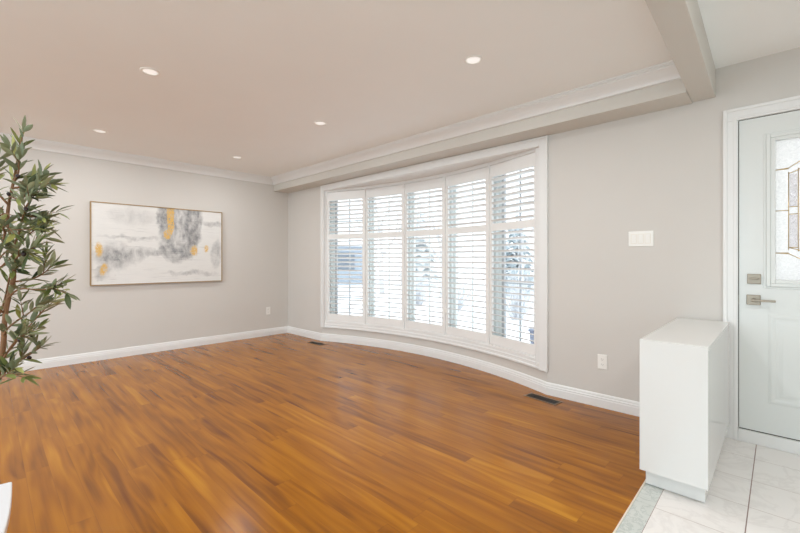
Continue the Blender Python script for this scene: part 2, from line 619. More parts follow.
# ------------------------------------------------------------------ bow window: casing, shutter frame, sashes
CW = 0.064
tr = MB()
tr.box(X0, -0.02, 0.20, X0 + CW, 0.05, 2.255)
tr.box(X1 - CW, -0.02, 0.20, X1 + 0.010, 0.10, 2.255)
tr.box(X1 - CW - 0.052, 0.02, 0.20, X1 - CW, 0.12, 2.19)        # jamb beside the last shutter
tr.box(X0 + CW, -0.02, 2.180, X1 - CW, 0.05, 2.255)
tr.box(X0 - 0.004, -0.027, 0.197, X0 + 0.016, 0.0, 2.259)      # raised back band
tr.box(X1 - 0.006, -0.027, 0.197, X1 + 0.014, 0.0, 2.259)
tr.box(X0 + 0.016, -0.027, 2.241, X1 - 0.006, 0.0, 2.259)
structure(tr.build('trim_3', M['trim'], bevel=0.003))
bc = [(-0.03, 0.197), (0.024, 0.197), (0.027, 0.203), (0.027, 0.216), (0.020, 0.221), (0.020, 0.252), (0.014, 0.258), (0.014, 0.285), (-0.03, 0.290)]
structure(MB().sweep(bow_pts(0.0, 48), bc).build('trim_4', M['trim']))

SA, SB = -math.asin(1.615 / BR), math.asin(1.575 / BR)     # ends of the shutter run along the bow
node_ang = [SA + (SB - SA) * i / 5 for i in range(6)]
nodes = [(BX + BR * math.sin(t), BYC + BR * math.cos(t)) for t in node_ang]
fr = MB()
for i in range(5):
    a, b = Vector(nodes[i]), Vector(nodes[i + 1])
    d = (b - a).normalized()
    nrm = Vector((-d.y, d.x))
    for z0, z1 in ((2.158, 2.197), (0.285, 0.300)):
        q = [a - nrm * 0.004, b - nrm * 0.004, b + nrm * 0.05, a + nrm * 0.05]
        fr.prism([(p.x, p.y) for p in q], z0, z1)
for i, nd in enumerate(nodes):
    ang = node_ang[i]
    n_ = Vector((math.sin(ang), math.cos(ang)))
    t_ = Vector((n_.y, -n_.x))
    hw = 0.010
    p = Vector(nd)
    q = [p - t_ * hw - n_ * 0.008, p + t_ * hw - n_ * 0.008, p + t_ * hw + n_ * 0.05, p - t_ * hw + n_ * 0.05]
    fr.prism([(s.x, s.y) for s in q], 0.285, 2.197)
structure(fr.build('trim_5', M['shutter'], bevel=0.002))

# sashes beyond the shutters
WO = 0.105
wn = [(BX + (BR + WO) * math.sin(t), BYC + (BR + WO) * math.cos(t)) for t in node_ang]
for i in range(5):
    a, b = Vector(wn[i]), Vector(wn[i + 1])
    L = (b - a).length
    rz = math.atan2(b.y - a.y, b.x - a.x)
    root = structure(MB().box(0, -0.03, 0.25, 0.045, 0.05, 2.20).box(L - 0.045, -0.03, 0.25, L, 0.05, 2.20)
                     .box(0.045, -0.03, 0.25, L - 0.045, 0.05, 0.32).box(0.045, -0.03, 2.13, L - 0.045, 0.05, 2.20)
                     .build('window_%d' % (i + 1), M['vinyl'], loc=(a.x, a.y, 0), rotz=rz, bevel=0.003))
    s = MB().box(0.045, 0.0, 0.32, 0.085, 0.035, 2.13).box(L - 0.085, 0.0, 0.32, L - 0.045, 0.035, 2.13)
    s.box(0.085, 0.0, 0.32, L - 0.085, 0.035, 0.36).box(0.085, 0.0, 2.09, L - 0.085, 0.035, 2.13)
    s.build('sash', M['vinyl'], root, bevel=0.002)
    if i in (0, 4):
        g = MB().box(0.086, 0.004, 0.36, 0.102, 0.03, 2.09).box(0.108, 0.004, 0.36, 0.122, 0.03, 2.09)
        g.build('sash_shade', M['sash_shade'], root)  # strips coloured as the shade on the window frame
    m = MB().box(L / 2 - 0.009, 0.012, 0.36, L / 2 + 0.009, 0.024, 2.09)
    for z in ({0: (0.63, 1.74), 4: (0.94, 1.735)}.get(i, ())):
        m.box(0.085, 0.013, z - 0.007, L - 0.085, 0.023, z + 0.007)
    m.build('grille_bar', M['muntin'] if i in (0, 4) else M['vinyl'], root)
    MB().box(0.085, 0.016, 0.36, L - 0.085, 0.020, 2.09).build('window_glass', M['glass'], root)

# ------------------------------------------------------------------ entry door
DX0, DX1, DZ0, DZ1 = 5.582, 6.492, 0.082, 2.080
dc = MB()
CO = 0.078
for x0, x1 in ((DX0 - CO, DX0 - 0.004), (DX1 + 0.004, DX1 + CO)):
    dc.box(x0, -0.016, 0.0, x1, 0.10, DZ1 + 0.004)
dc.box(DX0 - CO, -0.016, DZ1 + 0.004, DX1 + CO, 0.10, DZ1 + 0.08)
# stepped outer band
dc.box(DX0 - CO - 0.002, -0.024, 0.0, DX0 - CO + 0.020, 0.0, DZ1 + 0.082)
dc.box(DX1 + CO - 0.020, -0.024, 0.0, DX1 + CO + 0.002, 0.0, DZ1 + 0.082)
dc.box(DX0 - CO + 0.020, -0.024, DZ1 + 0.062, DX1 + CO - 0.020, 0.0, DZ1 + 0.082)
dc.box(DX0 - 0.026, -0.020, 0.0, DX0 - 0.010, 0.0, DZ1 + 0.014)
dc.box(DX0 - 0.026, -0.020, DZ1 + 0.014, DX1 + 0.026, 0.0, DZ1 + 0.026)
structure(dc.build('trim_6', M['trim'], bevel=0.003))
structure(MB().box(DX0 - 0.004, -0.018, 0.0, DX1 + 0.004, 0.12, DZ0 - 0.006).build('trim_7', M['trim'], bevel=0.003))

GX0, GX1, GZ0, GZ1 = 5.749, 6.325, 1.042, 1.922
DY = 0.004                                                      # face of the door leaf
door = MB()
door.box(DX0, DY, DZ0, GX0, DY + 0.045, DZ1)
door.box(GX1, DY, DZ0, DX1, DY + 0.045, DZ1)
door.box(GX0, DY, DZ0, GX1, DY + 0.045, GZ0)
door.box(GX0, DY, GZ1, GX1, DY + 0.045, DZ1)
door = structure(door.build('door_1', M['door']), 'white entry door with a leaded glass light and nickel lever')
lf = MB()                                                       # moulded frame round the glass
for k, (o0, o1, dep) in enumerate(((0.048, 0.036, 0.006), (0.036, 0.016, 0.013), (0.016, -0.006, 0.009))):
    x0, x1, z0, z1 = GX0 - o0, GX1 + o0, GZ0 - o0, GZ1 + o0
    a0, a1, b0, b1 = GX0 - o1, GX1 + o1, GZ0 - o1, GZ1 + o1
    y0 = DY - dep
    lf.box(x0, y0, z0, a0, DY + 0.01, z1).box(a1, y0, z0, x1, DY + 0.01, z1)
    lf.box(a0, y0, z0, a1, DY + 0.01, b0).box(a0, y0, b1, a1, DY + 0.01, z1)
lf.build('glass_surround', M['door'], door, bevel=0.003)
MB().box(GX0, DY + 0.016, GZ0, GX1, DY + 0.022, GZ1).build('door_glass', M['obscure'], door)
# bevelled pieces and brass caming
gcx = (GX0 + GX1) / 2
cm = MB()
r_ = 0.0024
yc = DY + 0.013


def came(pts):
    cm.tube([(x, yc, z) for x, z in pts], r_, 6)


came([(GX0, GZ0), (GX0, GZ1)])
came([(GX1, GZ0), (GX1, GZ1)])
for sgn in (-1, 1):
    fx = lambda x: gcx + sgn * (gcx - x)
    fx = (lambda x: x) if sgn < 0 else (lambda x: 2 * gcx - x)
    xa, xb = 5.814, 5.856
    came([(fx(xa), 1.715), (fx(xa), 1.235)])
    came([(fx(xb), 1.735), (fx(xb), 1.225)])
    for z in (1.735, 1.479, 1.217):
        came([(fx(GX0), z), (fx(xa), z)])
    for z in (1.500, 1.455, 1.250):
        came([(fx(xa), z), (fx(xb), z)])
    came([(fx(GX0), 1.735), (fx(xa), 1.740), (fx(xa + 0.05), 1.775), (fx(xa + 0.12), 1.83), (gcx, 1.86)])
    came([(fx(xa), 1.705), (fx(xb), 1.722), (fx(xb + 0.05), 1.765), (gcx, 1.82)])
    came([(fx(GX0), 1.217), (fx(xa), 1.212), (fx(xa + 0.05), 1.18), (fx(xa + 0.12), 1.13), (gcx, 1.10)])
    came([(fx(xa), 1.25), (fx(xb), 1.235), (fx(xb + 0.05), 1.20), (gcx, 1.145)])
    MB().box(min(fx(xa), fx(xb)) + 0.004, DY + 0.009, 1.505, max(fx(xa), fx(xb)) - 0.004, DY + 0.015, 1.70).build('bevelled_glass', M['bevelglass'], door, bevel=0.003)
    MB().box(min(fx(xa), fx(xb)) + 0.004, DY + 0.009, 1.255, max(fx(xa), fx(xb)) - 0.004, DY + 0.015, 1.45).build('bevelled_glass', M['bevelglass'], door, bevel=0.003)
cm.build('caming', M['brass'], door, smooth=True)
for px0, px1 in ((5.722, 6.000), (6.074, 6.352)):               # two raised lower panels
    p = MB()
    z0, z1 = 0.27, 0.835
    fs = [(0.0, 0.0), (0.012, 0.004), (0.022, 0.004), (0.034, 0.001), (0.048, 0.001), (0.068, 0.004)]
    rings = [[(px0 + i, DY - h, z0 + i), (px1 - i, DY - h, z0 + i), (px1 - i, DY - h, z1 - i), (px0 + i, DY - h, z1 - i)] for i, h in fs]
    vs = [v for r in rings for v in r]
    fc = []
    for k in range(len(rings) - 1):
        for j in range(4):
            fc.append((k * 4 + j, k * 4 + (j + 1) % 4, (k + 1) * 4 + (j + 1) % 4, (k + 1) * 4 + j))
    n = (len(rings) - 1) * 4
    fc.append((n, n + 1, n + 2, n + 3))
    fc.append((3, 2, 1, 0))
    p.add(vs, fc).build('raised_panel', M['door'], door)
# dark strips put in as the door seal's shadow line, along the latch side and the head
MB().box(DX0 - 0.0045, 0.006, DZ0, DX0 - 0.0005, 0.04, DZ1).box(DX0, 0.006, DZ1, DX1, 0.04, DZ1 + 0.0035).box(DX0, 0.004, DZ0 - 0.006, DX1, 0.04, DZ0).build('seal_shadow_line', M['slot'], door)
h = MB().box(5.622, DY - 0.010, 1.020, 5.689, DY, 1.084).build('deadbolt', M['nickel'], door, bevel=0.003)
MB().box(5.634, DY - 0.030, 1.050, 5.678, DY - 0.010, 1.060).build('thumb_turn', M['nickel'], h, bevel=0.003)
h = MB().box(5.619, DY - 0.010, 0.886, 5.687, DY, 0.950).build('lever_handle', M['nickel'], door, bevel=0.003)
lv = MB().tube([(5.653, DY - 0.008, 0.918), (5.653, DY - 0.050, 0.918)], 0.011, 16)
lv.box(5.642, DY - 0.060, 0.911, 5.757, DY - 0.048, 0.925)
lv.build('lever', M['nickel'], h, bevel=0.003)
MB().box(5.5795, 0.000, 0.885, 5.5815, 0.03, 0.945).build('strike_plate', M['nickel'], door)

# ------------------------------------------------------------------ plantation shutters
ordinal = ['leftmost plantation shutter panel, next to the corner of the room', 'second plantation shutter panel from the left',
           'middle plantation shutter panel of the five in the bow window', 'fourth plantation shutter panel from the left, second from the right',
           'rightmost plantation shutter panel, nearest the entry door']
louver_mb = None
protos = {}
for i in range(5):
    a, b = Vector(nodes[i]), Vector(nodes[i + 1])
    L = (b - a).length
    rz = math.atan2(b.y - a.y, b.x - a.x)
    z0, z1 = 0.302, 2.155
    root = thing('shutter_panel', ordinal[i], 'shutter', (a.x, a.y, z0), rz, 'white plantation shutters across the bow window')
    e, st = 0.012, 0.034                                           # edge gap, stile width
    if i == 0:
        P = {}
        P['s1'] = MB().box(e, 0.002, 0, e + st, 0.030, z1 - z0).build('stile', M['shutter'], root, bevel=0.003)
        P['s2'] = MB().box(L - e - st, 0.002, 0, L - e, 0.030, z1 - z0).build('stile', M['shutter'], root, bevel=0.003)
        P['r1'] = MB().box(e + st, 0.003, 0, L - e - st, 0.029, 0.098).build('rail', M['shutter'], root, bevel=0.002)
        P['r2'] = MB().box(e + st, 0.003, 1.172, L - e - st, 0.029, 1.247).build('rail', M['shutter'], root, bevel=0.002)
        P['r3'] = MB().box(e + st, 0.003, 1.730, L - e - st, 0.029, z1 - z0).build('rail', M['shutter'], root, bevel=0.002)
        # elliptical louvre blade on its own pivot
        lm = MB()
        sec = [(0.0315 * math.cos(t * math.pi / 7), 0.0055 * math.sin(t * math.pi / 7)) for t in range(14)]
        xl, xr = e + st + 0.002, L - e - st - 0.002
        lm.add([(x, y, z) for x in (xl, xr) for y, z in sec],
               [(k, (k + 1) % 14, 14 + (k + 1) % 14, 14 + k) for k in range(14)] + [tuple(range(13, -1, -1)), tuple(range(14, 28))])
        lv0 = lm.build('louver', M['shutter'], root, smooth=False)
        zs = [0.098 + 1.074 / 18 * (k + 0.5) for k in range(18)] + [1.247 + 0.483 / 8 * (k + 0.5) for k in range(8)]
        tilt = math.radians(-19)
        for k, z in enumerate(zs):
            o = lv0 if k == 0 else lv0.copy()
            if k:
                COL.objects.link(o)
                o.parent = root
            o.location = (0, 0.016, z)
            o.rotation_euler = (tilt, 0, 0)
        # two small hinges
        for z in (0.25, 1.60):
            MB().box(0.004, -0.004, z, e + 0.012, 0.004, z + 0.06).build('hinge', M['plate'], root, bevel=0.001)
        proto = root
    else:
        for ch in [q for q in bpy.data.objects if q.parent == proto]:
            c = ch.copy()
            COL.objects.link(c)
            c.parent = root

# ------------------------------------------------------------------ painting on the left wall
pt = thing('abstract_painting', 'wide abstract canvas in grey, white and gold in a thin frame on the left wall', 'painting', (0.0, -1.818, 1.366))
PW, PH = 1.497, 0.978
fm = MB()
fw = 0.010
fm.box(0.002, -PW / 2, -PH / 2, 0.042, -PW / 2 + fw, PH / 2).box(0.002, PW / 2 - fw, -PH / 2, 0.042, PW / 2, PH / 2)
fm.box(0.002, -PW / 2 + fw, -PH / 2, 0.042, PW / 2 - fw, -PH / 2 + fw).box(0.002, -PW / 2 + fw, PH / 2 - fw, 0.042, PW / 2 - fw, PH / 2)
fm.box(0.0, -PW / 2 + fw, -PH / 2 + fw, 0.006, PW / 2 - fw, PH / 2 - fw)
fm.build('frame', M['frame_gold'], pt)
MB().box(0.008, -PW / 2 + fw, -PH / 2 + fw, 0.034, PW / 2 - fw, PH / 2 - fw).build('canvas', M['canvas'], pt)

# ------------------------------------------------------------------ white cabinet by the door
cb = thing('hall_cabinet', 'narrow glossy white cabinet on a plinth between wood floor and tiled entry', 'cabinet', (5.254, 0, 0))
MB().box(0.004, -1.060, 0.098, 0.280, -0.022, 0.744).build('body', M['gloss'], cb)
MB().box(0.0, -1.080, 0.098, 0.280, -1.060, 0.766).build('end_panel', M['gloss'], cb, bevel=0.002)
MB().box(0.0, -1.059, 0.745, 0.281, -0.020, 0.766).build('top_panel', M['gloss'], cb, bevel=0.002)
MB().box(0.013, -1.010, 0.004, 0.262, -0.022, 0.098).build('plinth', M['gloss'], cb, bevel=0.001)

# ------------------------------------------------------------------ wall plates
def outlet(label, loc, rotz):
    o = thing('wall_outlet', label, 'outlet', loc, rotz, 'white duplex wall outlets')
    MB().box(-0.036, -0.006, -0.058, 0.036, 0, 0.058).build('cover_plate', M['plate'], o, bevel=0.003)
    for z in (-0.021, 0.021):
        r = MB().prism([(0.0165 * math.cos(t * math.pi / 8), 0.0145 * math.sin(t * math.pi / 8)) for t in range(16)], 0, 0.0025)
        r.v = [(x, -0.0055 - h, z + y) for x, y, h in r.v]
        rc = r.build('receptacle', M['plate'], o)
        s = MB().box(-0.0075, -0.0084, z - 0.002, -0.0055, -0.0079, z + 0.007).box(0.0055, -0.0084, z - 0.002, 0.0075, -0.0079, z + 0.006)
        s.box(-0.002, -0.0084, z - 0.010, 0.002, -0.0079, z - 0.006).build('socket_slot', M['slot'], rc)
    return o


outlet('white outlet low on the back wall between window and cabinet', (4.753, 0, 0.362), 0)
outlet('white outlet low on the left wall near the room corner', (0, -0.349, 0.385), math.radians(90))
sw = thing('light_switch', 'white triple rocker light switch plate on the wall left of the door', 'switch', (5.021, 0, 1.333))
MB().box(-0.082, -0.006, -0.057, 0.082, 0, 0.057).build('cover_plate', M['plate'], sw, bevel=0.003)
for x in (-0.046, 0.0, 0.046):
    r = MB()
    r.box(x - 0.0165, -0.0075, -0.0335, x + 0.0165, -0.005, 0.0335)
    r.add([(x - 0.015, -0.0075, -0.032), (x + 0.015, -0.0075, -0.032), (x + 0.015, -0.0075, 0.032), (x - 0.015, -0.0075, 0.032),
           (x - 0.015, -0.0085, -0.032), (x + 0.015, -0.0085, -0.032), (x + 0.015, -0.0125, 0.032), (x - 0.015, -0.0125, 0.032)],
          [(4, 5, 6, 7), (0, 1, 5, 4), (1, 2, 6, 5), (2, 3, 7, 6), (3, 0, 4, 7)])
    r.build('rocker', M['plate'], sw)
    f = MB()
    for x0, x1, z0, z1 in ((x - 0.0185, x - 0.0165, -0.0355, 0.0355), (x + 0.0165, x + 0.0185, -0.0355, 0.0355), (x - 0.0165, x + 0.0165, 0.0335, 0.0355), (x - 0.0165, x + 0.0165, -0.0355, -0.0335)):
        f.box(x0, -0.0064, z0, x1, -0.0055, z1)
    f.build('rocker_gap', M['strip'], sw)

# ------------------------------------------------------------------ floor registers
def register(label, loc, rotz, L=0.295, Wd=0.118):
    o = thing('floor_register', label, 'vent', loc, rotz, 'dark floor registers along the back wall')
    b = 0.014
    f = MB().box(-L / 2, -Wd / 2, 0, L / 2, -Wd / 2 + b, 0.005).box(-L / 2, Wd / 2 - b, 0, L / 2, Wd / 2, 0.005)
    f.box(-L / 2, -Wd / 2 + b, 0, -L / 2 + b, Wd / 2 - b, 0.005).box(L / 2 - b, -Wd / 2 + b, 0, L / 2, Wd / 2 - b, 0.005)
    f.build('frame', M['register'], o, bevel=0.0015)
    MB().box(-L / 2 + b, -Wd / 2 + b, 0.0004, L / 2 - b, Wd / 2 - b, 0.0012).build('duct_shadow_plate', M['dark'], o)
    g = MB()
    n = 22
    for k in range(n):
        x = -L / 2 + b + (L - 2 * b) * (k + 0.5) / n
        g.box(x - 0.002, -Wd / 2 + b, 0.0012, x + 0.002, Wd / 2 - b, 0.004)
    g.box(-L / 2 + b, -0.003, 0.0012, L / 2 - b, 0.003, 0.0045)
    g.build('grille', M['dark'], o)
    return o


register('dark metal floor register on the wood floor near the right end of the window', (4.327, -0.148, 0), math.radians(-8))
register('dark metal floor register on the wood floor near the far corner', (1.06, -0.175, 0), math.radians(4), 0.30, 0.11)

# ------------------------------------------------------------------ recessed ceiling lights
spots = [(4.352, -1.235, 'white recessed ceiling light nearest the bulkhead and the beam'),
         (2.66, -1.230, 'white recessed ceiling light in the middle of the row along the bulkhead'),
         (0.88, -1.228, 'white recessed ceiling light near the far corner of the room'),
         (2.672, -2.625, 'white recessed ceiling light above the middle of the floor, left of the bulkhead row'),
         (0.885, -2.612, 'white recessed ceiling light close to the left wall, nearest the olive tree')]
proto = None
for x, y, lb in spots:
    if proto is None:
        proto = o = thing('recessed_ceiling_light', lb, 'ceiling light', (x, y, H), 0, 'recessed ceiling lights')
        MB().lathe([(0.060, 0.0), (0.060, -0.003), (0.056, -0.006), (0.046, -0.006), (0.044, -0.002), (0.044, 0.0)], 40).build('trim_ring', M['plate'], o, smooth=False)
        MB().lathe([(0.0435, -0.0004), (0.0435, -0.0025), (0.036, -0.0035), (0.0, -0.004)][::-1][1:][::-1], 40).build('diffuser', M['lamp'], o)
    else:
        o = copy_tree(proto, lb)
        o.location = (x, y, H)


def lamp_light(x, y):
    l = bpy.data.lights.new('downlight', 'AREA')
    l.shape = 'DISK'
    l.size = 0.085
    l.energy = LAMP_W
    l.color = (1.0, 0.99, 0.985)
    lo = bpy.data.objects.new('downlight', l)
    COL.objects.link(lo)
    lo.location = (x, y, H - 0.012)


LAMP_W = 9.0
lamp_light(6.6, -1.9)
LAMP_W = 3.9   #                                         # the lamp above is an added, unseen fill for the entry
for x, y, lb in spots:
    lamp_light(x, y)
for x, y in ((4.35, -2.62), (0.885, -4.0), (2.67, -4.0), (4.35, -4.0)):      # the rest of the grid, out of frame
    o = copy_tree(proto, 'white recessed ceiling light of the grid, out of frame above and behind')
    o.location = (x, y, H)
    lamp_light(x, y)

# ------------------------------------------------------------------ white side table, corner in view at lower left
tb = thing('side_table', 'glossy white square side table peeking in at the lower left corner', 'table', (3.965, -3.342, 0), math.radians(-6))
tb_pts = []
n = 10
ts = 0.46
for (p, q) in (((0, 0), (ts, 0)), ((ts, 0), (ts, -ts)), ((ts, -ts), (0, -ts)), ((0, -ts), (0, 0))):
    for k in range(n):
        f = k / n
        x, y = p[0] + (q[0] - p[0]) * f, p[1] + (q[1] - p[1]) * f
        bul = 0.010 * math.sin(math.pi * f)
        tx, ty = (q[0] - p[0]) / ts, (q[1] - p[1]) / ts
        tb_pts.append((x - ty * bul, y + tx * bul))
MB().prism(tb_pts[::-1], 0.424, 0.450).build('tabletop', M['ceramic'], tb, bevel=0.004)
for x, y in ((0.03, -0.07), (ts - 0.07, -0.07), (0.03, -ts + 0.03), (ts - 0.07, -ts + 0.03)):
    MB().box(x, y, 0.0, x + 0.04, y + 0.04, 0.424).build('leg', M['ceramic'], tb, bevel=0.003)

# ------------------------------------------------------------------ olive tree
rnd = random.Random(5)
tree = thing('potted_olive_tree', 'potted olive tree with narrow green leaves and dark olives at the left edge', 'plant', (3.312, -3.476, 0), math.radians(43.74))
MB().lathe([(0.105, 0.0), (0.112, 0.006), (0.150, 0.26), (0.156, 0.28), (0.156, 0.30), (0.142, 0.30), (0.140, 0.25)], 48).build('pot', M['ceramic'], tree, smooth=False, loc=(-0.10, 0, 0))
MB().lathe([(0.1395, 0.235), (0.1395, 0.252), (0.06, 0.262), (0.01, 0.264)], 32).build('soil', M['soil'], tree, loc=(-0.10, 0, 0))


def bez(pts, n):
    """Catmull-Rom through pts"""
    P = [Vector(p) for p in pts]
    P = [P[0] * 2 - P[1]] + P + [P[-1] * 2 - P[-2]]
    out = []
    for i in range(1, len(P) - 2):
        for k in range(n):
            t = k / n
            a, b, c, d = P[i - 1], P[i], P[i + 1], P[i + 2]
            out.append(0.5 * ((2 * b) + (c - a) * t + (2 * a - 5 * b + 4 * c - d) * t * t + (3 * b - a - 3 * c + d) * t ** 3))
    out.append(P[-2].copy())
    return out


# (right, depth, height) in metres from the foot of the tree
stems = {
    'trunk': [(-0.09, 0.0, 0.24), (0.02, 0.01, 0.42), (0.125, 0.00, 0.60), (0.176, 0.00, 0.78), (0.190, 0.00, 0.95), (0.215, 0.01, 1.10)],
    'stem_a': [(0.215, 0.01, 1.10), (0.205, 0.02, 1.22), (0.180, 0.02, 1.33), (0.195, 0.01, 1.41), (0.222, 0.0, 1.49), (0.246, -0.01, 1.56), (0.262, -0.02, 1.61), (0.275, -0.02, 1.66), (0.292, -0.03, 1.695)],
    'stem_b': [(0.130, 0.0, 0.60), (0.09, 0.04, 0.85), (0.07, 0.06, 1.10), (0.06, 0.06, 1.30), (0.09, 0.05, 1.48), (0.11, 0.05, 1.60)],
}
boughs = [
    [(0.200, 0.00, 1.01), (0.245, -0.02, 1.04), (0.290, -0.03, 1.055), (0.355, -0.03, 1.050), (0.425, -0.04, 1.055), (0.485, -0.05, 1.038)],
    [(0.185, 0.00, 0.86), (0.235, -0.04, 0.89), (0.290, -0.06, 0.925), (0.340, -0.07, 0.950), (0.390, -0.08, 0.985)],
    [(0.170, 0.00, 0.74), (0.230, -0.03, 0.80), (0.285, -0.05, 0.850), (0.330, -0.06, 0.875)],
    [(0.155, 0.00, 0.68), (0.220, 0.02, 0.74), (0.290, 0.03, 0.790), (0.310, 0.03, 0.805)],
    [(0.140, 0.00, 0.63), (0.200, -0.03, 0.69), (0.260, -0.05, 0.715), (0.310, -0.05, 0.700)],
    [(0.205, 0.02, 1.22), (0.250, 0.00, 1.30), (0.300, -0.03, 1.380), (0.340, -0.04, 1.425), (0.375, -0.05, 1.450)],
    [(0.215, 0.01, 1.12), (0.260, -0.03, 1.17), (0.295, -0.05, 1.190), (0.320, -0.05, 1.210), (0.335, -0.05, 1.200)],
    [(0.212, 0.01, 1.15), (0.270, 0.03, 1.22), (0.285, 0.04, 1.270), (0.300, 0.04, 1.300)],
    [(0.222, 0.00, 1.49), (0.262, -0.02, 1.53), (0.275, -0.03, 1.560), (0.285, -0.04, 1.575)],
    [(0.222, 0.00, 1.47), (0.270, 0.03, 1.49), (0.290, 0.04, 1.500), (0.310, 0.04, 1.490)],
    [(0.195, 0.01, 1.41), (0.240, -0.03, 1.43), (0.290, -0.05, 1.420), (0.335, -0.05, 1.445)],
    [(0.195, 0.01, 1.40), (0.160, -0.03, 1.48), (0.140, -0.04, 1.540), (0.120, -0.05, 1.570)],
    [(0.090, 0.05, 1.30), (0.150, 0.02, 1.36), (0.210, 0.00, 1.360), (0.260, -0.01, 1.340)],
    [(0.070, 0.06, 1.10), (0.130, 0.03, 1.17), (0.190, 0.01, 1.210), (0.240, 0.00, 1.200)],
    [(0.090, 0.05, 0.90), (0.150, 0.03, 0.98), (0.200, 0.01, 1.110), (0.230, 0.00, 1.130)],
    [(0.080, 0.05, 1.00), (0.030, 0.02, 1.10), (-0.040, 0.00, 1.180), (-0.120, -0.02, 1.220)],
    [(0.100, 0.04, 0.75), (0.020, 0.00, 0.82), (-0.060, -0.04, 0.880), (-0.130, -0.06, 0.900)],
    [(0.060, 0.06, 1.25), (0.010, 0.06, 1.36), (-0.050, 0.07, 1.450), (-0.090, 0.08, 1.500)],
    [(0.100, 0.03, 0.70), (0.130, 0.12, 0.82), (0.150, 0.20, 0.920), (0.170, 0.26, 0.980)],
    [(0.070, 0.06, 1.10), (0.080, 0.15, 1.20), (0.090, 0.22, 1.300), (0.110, 0.28, 1.330)],
    [(0.200, 0.01, 1.35), (0.240, 0.03, 1.36), (0.275, 0.04, 1.355), (0.300, 0.04, 1.345)],
    [(0.190, 0.00, 1.28), (0.230, -0.05, 1.305), (0.270, -0.07, 1.300), (0.305, -0.08, 1.275)],
    [(0.210, 0.00, 1.08), (0.250, 0.05, 1.09), (0.285, 0.07, 1.115), (0.310, 0.08, 1.145)],
    [(0.180, 0.00, 1.38), (0.130, -0.03, 1.42), (0.080, -0.05, 1.425), (0.040, -0.05, 1.40)],
    [(0.190, 0.00, 1.30), (0.150, 0.03, 1.25), (0.120, 0.05, 1.270), (0.090, 0.06, 1.30)],
    [(0.190, 0.00, 0.95), (0.170, -0.09, 1.02), (0.160, -0.15, 1.080), (0.165, -0.20, 1.120)],
]
trunk_lines = {k: bez(p, 5) for k, p in stems.items()}
tk = MB()
tk.tube(trunk_lines['trunk'], [0.0125 - 0.0045 * i / len(trunk_lines['trunk']) for i in range(len(trunk_lines['trunk']))], 10)
tk.tube(trunk_lines['stem_a'], [0.0080 - 0.0060 * i / len(trunk_lines['stem_a']) for i in range(len(trunk_lines['stem_a']))], 8)
tk.tube(trunk_lines['stem_b'], [0.009 - 0.0065 * i / len(trunk_lines['stem_b']) for i in range(len(trunk_lines['stem_b']))], 8)
tk.build('trunk', M['bark'], tree, smooth=True)
br = MB()
lf = MB()
twig_lines = [bez(b, 5) for b in boughs]
for t in twig_lines:
    br.tube(t, [0.0048 - 0.0036 * i / len(t) for i in range(len(t))], 6)


def leaf(base, d, L, W_, roll):
    d = d.normalized()
    s = d.cross(Vector((0, 0, 1)))
    if s.length < 0.1:
        s = Vector((1, 0, 0))
    s.normalize()
    s = Matrix.Rotation(roll, 3, d) @ s
    up = s.cross(d)
    droop = rnd.uniform(-0.12, 0.22) * L
    vs = []
    prof = [(0.0, 0.10), (0.18, 0.62), (0.42, 1.0), (0.68, 0.86), (0.88, 0.45), (1.0, 0.04)]
    for t, w_ in prof:
        c = base + d * (L * t) - up * (droop * t * t)
        k = W_ * w_ * 0.5
        vs += [c - s * k + up * k * 0.35, c, c + s * k + up * k * 0.35]
    fs = []
    for i in range(len(prof) - 1):
        for j in range(2):
            fs.append((i * 3 + j, i * 3 + j + 1, (i + 1) * 3 + j + 1, (i + 1) * 3 + j))
    lf.add(vs, fs)


def dress(line, start=0.12, step=0.029, small=1.0):
    length = sum((line[i + 1] - line[i]).length for i in range(len(line) - 1))
    n_ = max(3, int(length * (1 - start) / step))
    for k in range(n_ + 1):
        f = start + (1 - start) * k / n_
        x = f * (len(line) - 1)
        i = min(int(x), len(line) - 2)
        p = line[i].lerp(line[i + 1], x - i)
        t = (line[i + 1] - line[i]).normalized()
        ph = k * math.pi / 2 + rnd.uniform(-0.5, 0.5)
        a = t.cross(Vector((0.2, 0.5, 0.84))).normalized()
        b = t.cross(a)
        for sgn in (-1, 1):
            if rnd.random() < 0.10:
                continue
            out = (a * math.cos(ph) + b * math.sin(ph)) * sgn
            d = t * rnd.uniform(0.5, 1.5) + out * rnd.uniform(0.5, 1.0) + Vector((0, 0, rnd.uniform(-0.05, 0.15)))
            leaf(p, d, rnd.uniform(0.050, 0.094) * small, rnd.uniform(0.014, 0.022) * small, rnd.uniform(-0.9, 0.9))
    leaf(line[-1], line[-1] - line[-2], 0.07 * small, 0.014 * small, 0.2)


